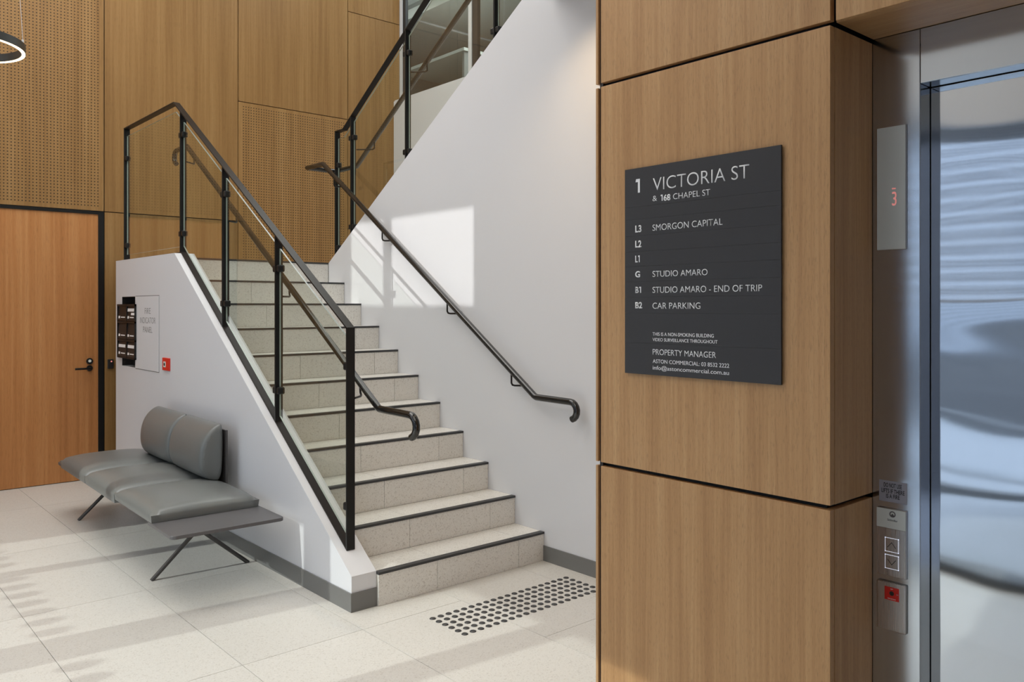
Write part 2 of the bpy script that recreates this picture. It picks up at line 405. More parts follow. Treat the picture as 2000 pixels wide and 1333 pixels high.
# door in the back wall
dr = obj('door_1', B(1.165, 2.172, YB+0.002, YB+0.05, 0.006, 2.455), M['door_wood'], kind='structure')
fr = MB(); fr.box(2.172, 2.220, YB-0.008, YB+0.06, 0, 2.483); fr.box(1.115, 1.165, YB-0.008, YB+0.06, 0, 2.483); fr.box(1.165, 2.172, YB-0.008, YB+0.06, 2.455, 2.483)
obj('door_frame', fr, M['black'], dr)
hb = MB().cyl((2.098, YB-0.008, 1.03), (0, 1, 0), 0.027, 0.010, 24)
obj('rose', hb, M['black'], dr, smooth=40)
hd = MB().tube([(2.098, YB-0.002, 1.03), (2.098, YB-0.05, 1.03), (2.085, YB-0.056, 1.03), (1.965, YB-0.056, 1.03)], 0.0095, 12)
obj('handle', hd, M['black'], dr, smooth=40)
lk = MB().cyl((2.098, YB-0.010, 1.095), (0, 1, 0), 0.029, 0.012, 24); lo = obj('lock', lk, M['black'], dr, smooth=40)
obj('lock_cylinder', MB().cyl((2.098, YB-0.014, 1.097), (0, 1, 0), 0.013, 0.006, 16), M['milk'], lo, smooth=40)
# outer white wall of the first flight (holds the fire panel niche)
CX0, CX1 = 2.217, 2.367
CT = 2.008; CY = 6.43
curbpoly = [(3.80, 0), (3.80, 0.186), (CY, CT), (7.918, CT), (7.918, 0)]
NY0, NY1, NZ0, NZ1 = 7.362, 7.74, 1.08, 1.685
mb = MB()
mb.prism(curbpoly, CX0+0.098, CX1)
mb.prism([(3.80, 0), (3.80, 0.186), (CY, CT), (NY0, CT), (NY0, 0)], CX0, CX0+0.0979)
mb.box(CX0, CX0+0.0979, NY1, 7.918, 0, CT); mb.box(CX0, CX0+0.0979, NY0, NY1, 0, NZ0); mb.box(CX0, CX0+0.0979, NY0, NY1, NZ1, CT)
wl = obj('wall_left', mb, M['paint'], kind='structure')
bl = MB(); bl.box(CX0-0.007, CX0, 3.793, 7.918, 0, 0.099); bl.box(CX0, CX1, 3.793, 3.7999, 0, 0.099)
obj('baseboard_left', bl, M['skirting'], kind='structure')
# white wall between the flights
SL2 = 0.632
wr = MB(); wr.prism([(1.60, -0.009), (8.28, -0.009), (8.28, 1.79), (6.533, 1.79), (6.533, 1.983), (3.0, 1.983+SL2*(6.533-3.0)), (1.60, 4.3)], XW, XW+0.15)
obj('wall_right', wr, M['paint_gloss'], kind='structure')
obj('baseboard_right', B(XW-0.008, XW, 1.61, 3.79, 0, 0.096), M['skirting'], kind='structure')
# far side of the second flight: low white wall, glazed screen above it
obj('wall_stairwell', B(5.418, 5.56, 2.0, 8.309, -0.1, 4.035), M['paint'], kind='structure')
w1 = obj('window_1', B(5.43, 5.56, 2.0, 8.309, 4.0355, 4.05), M['paint_gloss'], kind='structure')
obj('window_reveal', B(5.50, 5.555, 8.262, 8.309, 4.05, H), M['paint_gloss'], w1)
obj('window_post', B(5.50, 5.555, 6.93, 6.985, 4.05, H), M['paint_gloss'], w1)
obj('window_frame', MB().box(5.51, 5.55, 8.20, 8.255, 4.05, H).box(5.51, 5.55, 6.84, 6.93, 4.05, H), M['frame'], w1)
obj('pane', B(5.526, 5.534, 2.0, 8.25, 4.05, H), M['glass_ext'], w1)
# grey office seen through the screen
obj('floor_office', B(5.57, 11.0, 2.0, 14.0, 3.90, 4.0), M['office'], kind='structure')
obj('wall_office', B(10.9, 11.0, 2.0, 14.0, 4.0, H), M['office'], kind='structure')
obj('wall_office_back', B(5.57, 10.9, 13.9, 14.0, 4.0, H), M['office'], kind='structure')
obj('wall_office_front', B(5.57, 10.9, 2.0, 2.1, 4.0, H), M['office'], kind='structure')
obj('wall_office_side', B(5.57, 5.60, 8.46, 14.0, 4.0, H), M['office'], kind='structure')
obj('ceiling_office', B(5.57, 11.0, 2.0, 14.0, 6.05, H), M['office'], kind='structure')
obj('trim_1', MB().box(6.3, 6.5, 3.0, 13.5, 5.60, 5.66).box(8.6, 8.9, 3.0, 13.5, 5.62, 5.70), M['office2'], kind='structure')
obj('trim_4', B(6.2, 10.5, 9.0, 9.02, 5.36, 5.38), M['frame'], kind='structure')
obj('wall_partition', B(7.9, 7.98, 4.5, 6.4, 4.0, 6.04), M['office2'], kind='structure')
t_ = thing('counter', 'grey counter with panel sides behind the stairwell window', 'counter', (7.2, 9.3, 4.0))
obj('counter_top', B(6.7, 7.8, 8.6, 10.2, 4.98, 5.02), M['office2'], t_)
obj('side_panel', B(6.72, 7.78, 8.62, 8.66, 4.0, 4.98), M['office'], t_); obj('side_panel', B(6.72, 7.78, 10.14, 10.18, 4.0, 4.98), M['office'], t_)
obj('back_panel', B(7.70, 7.74, 8.66, 10.14, 4.0, 4.98), M['office2'], t_)
area('fill_light_office', (7.2, 9.0, 6.04), 1.6, 5.0, 210, (0.95, 0.97, 1.0))  # lamp added to brighten the office behind the screen
# ceilings and remaining shell
obj('ceiling_atrium', B(XF-0.2, 9.0, -4.1, 8.5, H, H+0.12), M['ceiling'], kind='structure')
obj('ceiling_lobby', B(XF, XW+0.15, -4.0, 3.72, 3.56, 3.96), M['ceiling'], kind='structure')
obj('wall_upper', B(XF, XW+0.15, 3.60, 3.72, 3.96, H), M['paint'], kind='structure')
obj('wall_front', B(XF-0.1, 5.6, -4.12, -4.0, -0.1, H), M['paint'], kind='structure')
obj('wall_corner', B(5.4, 5.56, -4.0, 2.0, -0.1, H), M['paint'], kind='structure')
# ------------------------------------------------------------ lift wall clad in oak panels
XC = 1.711; YR = 0.897; YE = 1.575; XL = 1.907; XD = 1.963; YJ = 0.789; ZT = 2.22; ZLJ = 1.159
LB = -0.34; YR2 = -0.447
core = MB()
core.box(XC+0.022, XW+0.10, YR+0.020, YE, -0.009, 3.56); core.box(XC+0.022, XW+0.10, YR2-0.9, YR2-0.020, -0.009, 3.56)
core.box(XC+0.022, XW+0.10, YR2-0.020, YR+0.020, ZT+0.022, 3.56)
core.box(XL+0.3, XW+0.1, YR2-0.02, YR+0.02, -0.009, ZT+0.022)
wlift = obj('wall_lift', core, M['shadow'], kind='structure')
def cpanel(x0, x1, y0, y1, z0, z1, m='oak_col', bev=0.0008):
    return obj('panel', B(x0, x1, y0, y1, z0, z1), M[m], wlift, bevel=bev)
GZ = 0.0055
for z0, z1 in ((0.10, ZLJ-GZ), (ZLJ+GZ, ZT-GZ), (ZT+GZ, 3.28)):
    cpanel(XC, XC+0.018, YR+0.001 if z0 < ZT else YR+0.001, YE-0.001, z0, z1)
    # return panel towards the stairs, its edge shows beyond a dark slot
    cpanel(XC+0.003, XW-0.005, YE+0.012, YE+0.021, z0, z1)
obj('corner_channel', B(XC+0.010, XC+0.03, YE, YE+0.0115, 0.0, 3.3), M['dim_metal'], wlift)
obj('plinth', B(XC+0.005, XC+0.02, YR, YE, 0, 0.10), M['skirting'], wlift)
# reveal beside the lift
for z0, z1 in ((0.10, ZLJ-GZ), (ZLJ+GZ, ZT-GZ)):
    cpanel(XC+0.0195, XL-0.0002, YR, YR+0.018, z0, z1)
    cpanel(XC+0.0195, XL-0.001, YR2-0.018, YR2, z0, z1)
    cpanel(XC, XC+0.018, YR2-0.9, YR2, z0, z1)
# over the lift
cpanel(XC, XC+0.018, YR2+0.001, YR-0.012, ZT+0.001, 3.28); cpanel(XC, XC+0.018, YR2-0.9, YR2-0.012, ZT+GZ, 3.28)
cpanel(XC+0.0195, XL-0.0002, YR2, YR-0.003, ZT+0.003, ZT+0.021, 'oak_soffit')
# lift entrance: brushed steel frame and doors
lf = thing('lift_surround', 'brushed stainless steel architrave around the lift opening', 'lift frame', (XL, 0.22, 0))
th = 0.0015
obj('jamb', MB().box(XL, XL+0.003, YJ, YR-0.0001, 0, ZT+0.0025).box(XL+0.003, XD+0.02, YJ, YJ+0.02, 0, 2.10), M['steel'], lf, bevel=0.0012)
obj('jamb', MB().box(XL, XL+0.003, YR2+0.0001, LB, 0, ZT+0.0025).box(XL+0.003, XD+0.02, LB-0.02, LB, 0, 2.10), M['steel'], lf, bevel=0.0012)
obj('head', MB().box(XL, XL+0.003, LB+0.0006, YJ-0.0006, 2.10, ZT+0.0025).box(XL+0.003, XD+0.02, LB, YJ, 2.10, 2.115), M['steel'], lf, bevel=0.0012)
obj('back_plate', B(XD+0.03, XD+0.04, LB-0.05, YJ+0.05, 0, 2.14), M['shadow'], lf)
obj('sill', B(XL+0.02, XD, LB, YJ, -0.009, 0.002), M['steel_plate'], lf)
ld = thing('lift_door', 'polished brushed steel lift doors mirroring the street', 'lift door', (XD, 0.22, 0))
obj('door_panel', B(XD, XD+0.025, 0.226, YJ-0.0012, 0.006, 2.0985), M['steel_door'], ld, bevel=0.001)
obj('door_panel', B(XD, XD+0.025, LB+0.0012, 0.223, 0.006, 2.0985), M['steel_door'], ld, bevel=0.001)

# ------------------------------------------------------------ glazed street front (mostly outside the view)
fs = obj('window_2', B(XF-0.10, XF+0.02, 0.2, 8.45, 0.0, 0.06), M['frame'], kind='structure')
ms_ = MB()
for y0, y1 in ((0.20, 0.30), (3.24, 3.44), (4.37, 4.67), (5.85, 5.97), (6.68, 8.40)): ms_.box(XF-0.08, XF, y0, y1, 0.06, 2.75)
obj('mullion', ms_, M['frame'], fs)
mu = MB()
for y0, y1 in ((4.90, 4.96), (6.0, 6.12), (6.62, 6.70)): mu.box(XF-0.08, XF, y0, y1, 4.22, 4.97)
obj('mullion', mu, M['frame'], fs)
obj('pane', B(XF-0.045, XF-0.035, 0.3, 8.4, 0.06, 2.75), M['glass_ext'], fs)
dots = []
for k in range(27):
    y = 3.58 + 0.17*k
    if any(a-0.04 < y < b_+0.04 for a, b_ in ((3.24, 3.44), (4.37, 4.67), (5.85, 5.97), (6.70, 6.80), (7.60, 7.66))): continue
    if y > 6.7: continue
    if not dots:
        d = obj('dot', MB().cyl((0, 0, 0), (1, 0, 0), 0.052, 0.001, 20), M['frame'], fs); d.location = (XF-0.034, y, 1.25); dots.append(d)
    else:
        c = dots[0].copy(); COL.objects.link(c); c.location = (XF-0.034, y, 1.25); dots.append(c)
sp = MB()
sp.box(XF-0.12, XF, -4.0, 8.45, 2.75, 4.22); sp.box(XF-0.12, XF, -4.0, 4.90, 4.22, H); sp.box(XF-0.12, XF, 6.70, 8.45, 4.22, H); sp.box(XF-0.12, XF, 4.9, 6.70, 4.97, H)
obj('trim_3', B(XF-0.97, XF-0.12, -2.0, 8.45, 2.75, 2.81), M['frame'], kind='structure')   # unseen awning added to cut the sun below the glazing head
sp.box(XF-0.12, XF, -4.0, -1.8, -0.1, 2.75)
obj('wall_street', sp, M['paint'], kind='structure')
vb = thing('venetian_blind', 'lowered pale venetian blind on the street glazing, mirrored in the lift door', 'blind', (XF+0.06, 1.25, 1.62))
slm = None
for k in range(42):
    if slm is None:
        slm = obj('slat', MB().add([(-0.011, -0.93, 0.004), (0.011, -0.93, -0.004), (0.011, 0.93, -0.004), (-0.011, 0.93, 0.004), (-0.011, -0.93, 0.0046), (0.011, -0.93, -0.0034), (0.011, 0.93, -0.0034), (-0.011, 0.93, 0.0046)], [(0,1,2,3), (4,7,6,5), (0,4,5,1), (1,5,6,2), (2,6,7,3), (3,7,4,0)]), M['blind'], vb, origin=(0, 0, 0)); sl_ = slm
    else:
        sl_ = slm.copy(); COL.objects.link(sl_)
    sl_.location = (0, 0, 0.03+k*0.0262)
obj('bottom_rail', B(XF+0.05, XF+0.07, 0.32, 2.18, 1.62, 1.638), M['blind'], vb)
obj('head_rail', B(XF+0.045, XF+0.075, 0.32, 2.18, 2.725, 2.75), M['blind'], vb)
obj('wall_sun_blocker', B(-4.1, -3.9, -3.0, 1.93, -0.12, 5.0), M['kerb'], kind='structure')  # unseen block added to keep the sun off most of the lift column
sp2 = 0
# street outside
obj('ground', B(-30, XF-0.12, -14, 22, -0.25, -0.12), M['pave'], kind='structure')
obj('trim_2', MB().box(-4.5, -4.2, -14, 22, -0.12, 0.0).box(-6.1, -6.0, -14, 22, -0.12, -0.1).box(-8.5, -8.1, -14, 22, -0.12, 0.03).box(-9.9, -9.8, -14, 22, -0.12, 0.3), M['kerb'], kind='structure')
bd = thing('boarded_building', 'long boarded building across the street, mirrored in lift door', 'building', (-13, 4, -0.12))
obj('wall', B(-14, -13, -12, 20, -0.12, 5.2), M['kerb'], bd)
bb = MB()
for k in range(34): bb.box(-13.0, -12.94, -12, 20, 0.9+k*0.125, 0.9+k*0.125+0.08)
o = obj('boards', bb, M['board'], bd); o['kind'] = 'stuff'

# ============================================================ STAIRCASE
R, T, NS = 0.1803, 0.2759, 11
Y1 = 3.779
stc = thing('staircase', 'pale speckled stone staircase with dark nosings rising to the landing', 'staircase', (2.975, Y1, 0))
poly = [(Y1+0.012, -0.009)]
for k in range(NS):
    y = Y1+0.012+k*T; poly += [(y, (k+1)*R-0.012)]
    if k < NS-1: poly += [(y+T, (k+1)*R-0.012)]
poly += [(8.29, NS*R-0.012), (8.29, NS*R-0.2), (6.9, NS*R-0.2), (6.6, 1.5), (5.2, -0.009)]
obj('stair_body', MB().prism(poly, CX1+0.0005, XW-0.0005), M['grout'], stc)
XS = [CX1+0.001, 2.755, 3.370, XW-0.001]
rt_me, tt_me = {}, {}
def piece(name, mb_key, mk, loc, mat, parent, cache):
    if mb_key not in cache:
        mb_ = mk(); me = bpy.data.meshes.new(name); me.from_pydata(mb_.v, [], mb_.f); me.materials.append(mat); me.update()
        bm = bmesh.new(); bm.from_mesh(me); bmesh.ops.recalc_face_normals(bm, faces=bm.faces); bm.to_mesh(me); bm.free(); cache[mb_key] = me
    o = bpy.data.objects.new(name, cache[mb_key]); COL.objects.link(o); o.parent = parent
    po = parent['_o']; o.location = (loc[0]-po[0], loc[1]-po[1], loc[2]-po[2]); return o
for k in range(NS):
    y = Y1+k*T; z = k*R
    for i in range(3):
        w = XS[i+1]-XS[i]
        piece('riser_tile', i, lambda: B(0.0012, w-0.0012, 0, 0.011, 0.001, R-0.0135), (XS[i], y, z), M['terrazzo_stair'], stc, rt_me)
        if k < NS-1:
            piece('tread_tile', i, lambda: B(0.0012, w-0.0012, 0.036, T-0.001, -0.0125, 0), (XS[i], y, z+R), M['terrazzo_stair'], stc, tt_me)
    piece('nosing', 0, lambda: B(0, XS[3]-XS[0], -0.004, 0.0345, -0.012, 0.0015), (XS[0], y, z+R), M['nosing'], stc, {})
obj('landing', B(CX1+0.001, 3.58, Y1+10*T+0.036, 8.29, NS*R-0.011, NS*R), M['terrazzo_stair'], stc)
obj('landing', B(3.58, 5.41, 6.56, 8.29, NS*R-0.18, NS*R), M['terrazzo_stair'], stc)
RU = R*0.93
pl = [(6.45, NS*R)]
for k in range(11): pl += [(6.45-k*T, NS*R+(k+1)*RU-0.02), (6.45-(k+1)*T, NS*R+(k+1)*RU-0.02)]
pl += [(6.45-11*T, NS*R+10*RU-0.1), (6.3, NS*R-0.18), (6.45, NS*R-0.18)]
obj('upper_flight', MB().prism(pl, XW+0.151, 5.415), M['terrazzo_stair'], stc)

# ============================================================ BALUSTRADES
def balustrade(t, X, posts, rail, base, glass_pts, clamps, basebar=True):
    """posts: (y, zbot, ztop); rail: [(y,z)]; glass_pts: list of YZ polygons"""
    w = 0.025
    def strip(pts, z0, z1):
        mb_ = MB(); n = len(pts)
        poly_ = [(y, z+z1) for y, z in pts] + [(y, z+z0) for y, z in pts[::-1]]
        return mb_.prism(poly_, X-w, X+w)
    obj('top_rail', strip(rail, -0.012, 0.0), M['rail'], t, bevel=0.0015)
    if basebar: obj('base_rail', strip(base, 0.0, 0.010), M['rail'], t, bevel=0.001)
    for i, (y, zb, zt) in enumerate(posts):
        p = obj('post', B(X-w, X+w, y-0.006, y+0.006, zb, zt), M['black'], t, bevel=0.001)
        for (zc, sides) in clamps[i]:
            for s in sides:
                c = MB().box(X-0.022, X+0.022, min(y+s*0.006, y+s*0.045), max(y+s*0.006, y+s*0.045), zc-0.022, zc+0.022)
                obj('clamp', c, M['black'], p, bevel=0.009, seg=3)
    for g in glass_pts:
        gm_ = MB().prism(g, X-0.005, X+0.005); gm_.mi = [0, 0]+[1]*(len(gm_.f)-2)
        obj('glass_panel', gm_, [M['glass'], M['glass_edge']], t)
XB = 2.291
ba = thing('stair_balustrade', 'glass balustrade with black posts and rail on the white wall beside bench', 'balustrade', (XB, 5.8, 0))
cz = lambda y: CT if y >= CY else 0.186+(CT-0.186)*(y-3.80)/(CY-3.80)
rz = lambda y: 3.200 if y >= 6.60 else 1.486+(3.200-1.486)*(y-3.934)/(6.60-3.934)
ys = [3.939, 4.807, 5.635, 6.452, 7.855]
posts = [(y, cz(y)-(0.0), rz(y)-0.011) for y in ys]; posts[0] = (3.939, cz(3.939), rz(3.939)-0.002)
rail = [(3.934, rz(3.934)), (6.60, 3.200), (7.861, 3.200)]
base = [(3.945, cz(3.945)), (CY, CT), (7.86, CT)]
gps = []
for a, b_ in zip(ys[:-1], ys[1:]):
    a1, b1 = a+0.022, b_-0.022
    pts = [(a1, cz(a1)+0.055)]
    if a1 < CY < b1: pts.append((CY, CT+0.055))
    pts += [(b1, cz(b1)+0.055), (b1, rz(b1)-0.075)]
    if a1 < 6.60 < b1: pts.append((6.60, 3.125))
    pts += [(a1, rz(a1)-0.075)]
    gps.append(pts)
cl = [[(1.275, [1]), (0.515, [1])], [(1.835, [-1, 1]), (1.08, [-1, 1])], [(2.38, [-1, 1]), (1.62, [-1, 1])], [(2.92, [-1, 1]), (2.16, [-1, 1])], [(2.925, [-1]), (2.146, [-1])]]
balustrade(ba, XB, posts, rail, base, gps, cl)
# handrail carried by the balustrade posts
def arc(c, r, a0, a1, ax, ay, n=8):
    return [Vector(c)+Vector(ax)*(r*math.cos(a0+(a1-a0)*i/n))+Vector(ay)*(r*math.sin(a0+(a1-a0)*i/n)) for i in range(n+1)]
XH = 2.41; HR = 0.0195
zh = lambda y: 1.045+(2.885-1.045)*(y-3.85)/(6.70-3.85)
bot = arc((XH, 3.545, 1.041-0.058), 0.058, math.pi/2, math.pi*1.42, (0, 1, 0), (0, 0, 1))
top = arc((XH, 6.93, 2.885-0.055), 0.055, math.pi/2, -math.pi*0.42, (0, 1, 0), (0, 0, 1))
path = bot[::-1] + [(XH, 3.83, 1.045), (XH, 3.85, 1.052), (XH, 6.70, 2.885)] + top
hr = obj('handrail', MB().tube(path, HR, 18), M['tube'], ba, smooth=50)
for y in (3.939, 4.807, 5.635, 6.452):
    yy = y+0.13 if y < 6 else y+0.12
    zb = zh(yy)-0.085; z1 = zh(yy)-HR
    br = MB().tube([(XB+0.026, y, zb), (XH-0.02, y+0.06, zb), (XH-0.004, y+0.08, zb+0.004), (XH, y+0.095, zb+0.018), (XH, y+0.1, z1-0.004)], 0.006, 8)
    obj('bracket', br, M['rail'], hr, smooth=50)
# upper balustrade
XU = 3.658
ub = thing('upper_balustrade', 'glass balustrade with black posts on top of the tall white wall', 'balustrade', (XU, 5.0, 1.98))
wz = lambda y: 1.983+SL2*(6.533-y)
rzu = lambda y: 3.150 if y >= 6.385 else 3.150+0.640*(6.385-y)
ysu = [3.50, 4.333, 5.41, 6.244, 6.512]
postsu = [(y, wz(y)-0.001 if y < 6.53 else 1.983, rzu(y)-0.011) for y in ysu]
railu = [(3.3, rzu(3.3)), (6.385, 3.150), (6.518, 3.150)]
baseu = [(3.3, wz(3.3)), (6.53, wz(6.53))]
gpu = []
for a, b_ in zip(ysu[:-1], ysu[1:]):
    a1, b1 = a+0.022, b_-0.022
    pts = [(a1, wz(a1)+0.05), (b1, wz(b1)+0.05), (b1, rzu(b1)-0.07)]
    if a1 < 6.385 < b1: pts.append((6.385, 3.08))
    pts += [(a1, rzu(a1)-0.07)]
    gpu.append(pts)
clu = [[(rzu(3.5)-0.25, [1]), (wz(3.5)+0.15, [1])]] + [[(rzu(y)-0.19, [-1, 1]), (wz(y)+0.12, [-1, 1])] for y in ysu[1:4]] + [[(2.846, [-1]), (2.12, [-1])]]
balustrade(ub, XU, postsu, railu, baseu, gpu, clu, basebar=False)
# wall handrail: up the white wall, round its end and on up the second flight
XR, XR2 = 3.512, 3.80
hw = thing('wall_handrail', 'black tubular handrail bracketed to the tall white wall', 'handrail', (XR, 5.2, 1.0))
zw = lambda y: 1.035+(2.842-1.035)*(y-3.79)/(6.50-3.79)
botw = arc((XR, 3.475, 1.030-0.052), 0.052, math.pi/2, math.pi*1.42, (0, 1, 0), (0, 0, 1))
path = botw[::-1] + [(XR, 3.77, 1.033), (XR, 3.79, 1.040), (XR, 6.50, 2.842), (XR, 6.80, 2.846)]
path2 = [(XR, 6.80, 2.846), (XR2, 6.80, 2.846), (XR2, 6.42, 2.846), (XR2, 4.0, 2.846+0.643*(6.42-4.0))]
hp = obj('rail', MB().tube(path[:-1]+[(XR, 6.79, 2.846), (XR+0.012, 6.80, 2.846)]+[(XR2-0.012, 6.80, 2.846), (XR2, 6.79, 2.846)]+path2[2:], HR+0.001, 18), M['tube'], hw, smooth=50)
for y in (3.95, 4.64, 5.49, 6.25):
    z = zw(y)
    br = MB().tube([(XR, y+0.06, zw(y+0.06)-HR+0.003), (XR, y+0.06, z-0.035), (XR+0.004, y+0.055, z-0.048), (XR+0.015, y+0.045, z-0.052), (XW-0.006, y-0.01, z-0.052)], 0.006, 8)
    b1 = obj('bracket', br, M['rail'], hw, smooth=50)
    obj('rosette', MB().cyl((XW-0.008, y-0.01, z-0.052), (1, 0, 0), 0.017, 0.008, 16), M['rail'], b1, smooth=40)
for y in (6.13, 5.35, 4.5):
    z = 2.846+0.643*(6.42-y)
    obj('bracket', MB().tube([(XR2, y, z-HR+0.003), (XR2, y, z-0.07), (XR2-0.02, y, z-0.082), (XU+0.026, y+0.10, z-0.082)], 0.006, 8), M['rail'], hw, smooth=50)

# ============================================================ TACTILE STUDS
tf = thing('tactile_paving', 'rectangular field of black tactile studs at the foot of the stairs', 'tactile paving', (2.96, 3.32, 0))
mb = MB()
prof = [(0.0168, 0.0), (0.0168, 0.0012), (0.0145, 0.0038), (0.010, 0.0048), (0.004, 0.0050)]
n = 16; vs = []; fs_ = []
for r, z in prof:
    for j in range(n): vs.append((r*math.cos(2*math.pi*j/n), r*math.sin(2*math.pi*j/n), z))
for i in range(len(prof)-1):
    for j in range(n): fs_.append((i*n+j, i*n+(j+1) % n, (i+1)*n+(j+1) % n, (i+1)*n+j))
fs_.append(tuple((len(prof)-1)*n+j for j in range(n))); fs_.append(tuple(range(n-1, -1, -1)))
mb.add(vs, fs_)
M['stud'] = flat('stud_black', (0.035, 0.035, 0.036, 1), 0.35, noise=0.05, scale=400)
s0 = obj('stud', mb, M['stud'], tf, smooth=50, origin=(0, 0, 0)); first = True
for i in range(20):
    for j in range(6):
        s = s0 if first else s0.copy()
        if not first: COL.objects.link(s)
        first = False
        s.location = (2.485+i*0.0507-2.96, 3.449-j*0.0532-3.32, 0.0)

# ============================================================ BENCH
bn = thing('bench', 'grey leather three-seat bench with backrest and side tables by white wall', 'bench', (1.85, 5.8, 0))
def rbox(x0, x1, y0, y1, z0, z1, rc, n=6):
    """plate with rounded plan corners"""
    pts = []
    for cx, cy, a0 in ((x1-rc, y1-rc, 0), (x0+rc, y1-rc, 90), (x0+rc, y0+rc, 180), (x1-rc, y0+rc, 270)):
        for i in range(n+1):
            a = math.radians(a0+90*i/n); pts.append((cx+rc*math.cos(a), cy+rc*math.sin(a)))
    m = len(pts); v = [(x, y, z0) for x, y in pts]+[(x, y, z1) for x, y in pts]
    f = [tuple(range(m-1, -1, -1)), tuple(range(m, 2*m))]+[(i, (i+1) % m, m+(i+1) % m, m+i) for i in range(m)]
    return MB().add(v, f)
obj('table_top', rbox(1.508, 2.135, 4.40, 4.83, 0.378, 0.398, 0.03), M['table'], bn, bevel=0.003)
obj('table_top', rbox(1.515, 2.135, 6.90, 7.12, 0.378, 0.398, 0.03), M['table'], bn, bevel=0.003)
SEAT = [4.74, 5.487, 6.234, 6.98]
def cushion(x0, x1, y0, y1, z0, z1, crown, side=0.0):
    mb_ = MB(); nx, ny = 18, 14; g = []
    def sq(u, p=7.0): return (1-abs(u)**p)
    top = []
    for i in range(nx+1):
        for j in range(ny+1):
            u = -1+2*i/nx; v = -1+2*j/ny
            # superellipse mapping gives soft edges
            uu = math.copysign(abs(u)**0.8, u); vv = math.copysign(abs(v)**0.8, v)
            e = max(0.0, sq(uu, 5))**0.42 * max(0.0, sq(vv, 5))**0.42
            z = z0+0.55*(z1-z0)+(0.45*(z1-z0))*e + crown*(1-uu*uu)*(1-vv*vv)
            top.append((x0+(x1-x0)*(uu+1)/2, y0+(y1-y0)*(vv+1)/2, z))
    vs_ = list(top); f = []
    W_ = ny+1
    for i in range(nx):
        for j in range(ny): f.append((i*W_+j, (i+1)*W_+j, (i+1)*W_+j+1, i*W_+j+1))
    bound = [i*W_ for i in range(nx+1)] + [nx*W_+j for j in range(1, ny+1)] + [i*W_+ny for i in range(nx-1, -1, -1)] + [j for j in range(ny-1, 0, -1)]
    o_ = len(vs_)
    cxm, cym = (x0+x1)/2, (y0+y1)/2
    for b_i in bound:
        x, y, _ = top[b_i]; vs_.append((cxm+(x-cxm)*0.985, cym+(y-cym)*0.985, z0))
    m = len(bound)
    for i in range(m): f.append((bound[i], bound[(i+1) % m], o_+(i+1) % m, o_+i))
    f.append(tuple(o_+i for i in range(m)))
    return mb_.add(vs_, f)
for a, b_ in zip(SEAT[:-1], SEAT[1:]):
    obj('seat_cushion', cushion(1.506, 2.128, a+0.001, b_-0.001, 0.3985 if a < 4.8 else 0.374, 0.474, 0.028), M['leather'], bn, smooth=70)
def backcushion(y0, y1):
    prof_ = [(2.105, 0.476), (2.06, 0.474), (2.015, 0.484), (1.975, 0.51), (1.952, 0.555), (1.945, 0.615), (1.952, 0.69), (1.975, 0.755), (2.012, 0.802), (2.055, 0.832), (2.09, 0.842), (2.108, 0.836)]
    ny = 14; vs_ = []; f = []
    cx, czz = 2.105, 0.65
    for j in range(ny+1):
        v = -1+2*j/ny; v = math.copysign(abs(v)**0.75, v); y = y0+(y1-y0)*(v+1)/2
        k = 0.86+0.14*max(0, 1-abs(v)**4)**0.5
        for (x, z) in prof_:
            vs_.append((cx+(x-cx)*k, y, czz+(z-czz)*(0.985+0.015*(k-0.86)/0.14) if True else z))
    P_ = len(prof_)
    for j in range(ny):
        for i in range(P_):
            f.append((j*P_+i, j*P_+(i+1) % P_, (j+1)*P_+(i+1) % P_, (j+1)*P_+i))
    f.append(tuple(range(P_))); f.append(tuple(ny*P_+i for i in range(P_-1, -1, -1)))
    return MB().add(vs_, f)
for a, b_ in ((5.245, 5.90), (5.903, 6.57)):
    bo = obj('back_cushion', backcushion(a, b_), M['leather'], bn, smooth=60)
    sb_ = bo.modifiers.new('soft', 'SUBSURF'); sb_.levels = 2; sb_.render_levels = 2
obj('back_plate', rbox(2.112, 2.126, 5.235, 6.55, 0.380, 0.80, 0.002), M['bench_metal'], bn, bevel=0.003)
for y in (5.0, 6.77):
    for xf, xt in ((1.585, 1.975), (2.155, 1.72)):
        dy = 0.0 if xf < 1.9 else 0.025
        obj('leg', MB().tube([(xf, y-dy, 0.0), (xt, y-dy, 0.374)], 0.0125, 14), M['bench_metal'], bn, smooth=50)
    obj('cross_rail', B(1.62, 2.08, y-0.03, y+0.03, 0.370, 0.378), M['bench_metal'], bn)
# thicker seat board below the cushions
obj('seat_board', B(1.545, 2.12, 4.86, 6.88, 0.366, 0.3735), M['bench_metal'], bn)

bn.rotation_euler = (0, 0, -0.022); bn.location.x += 0.028      # stands a touch askew to the wall
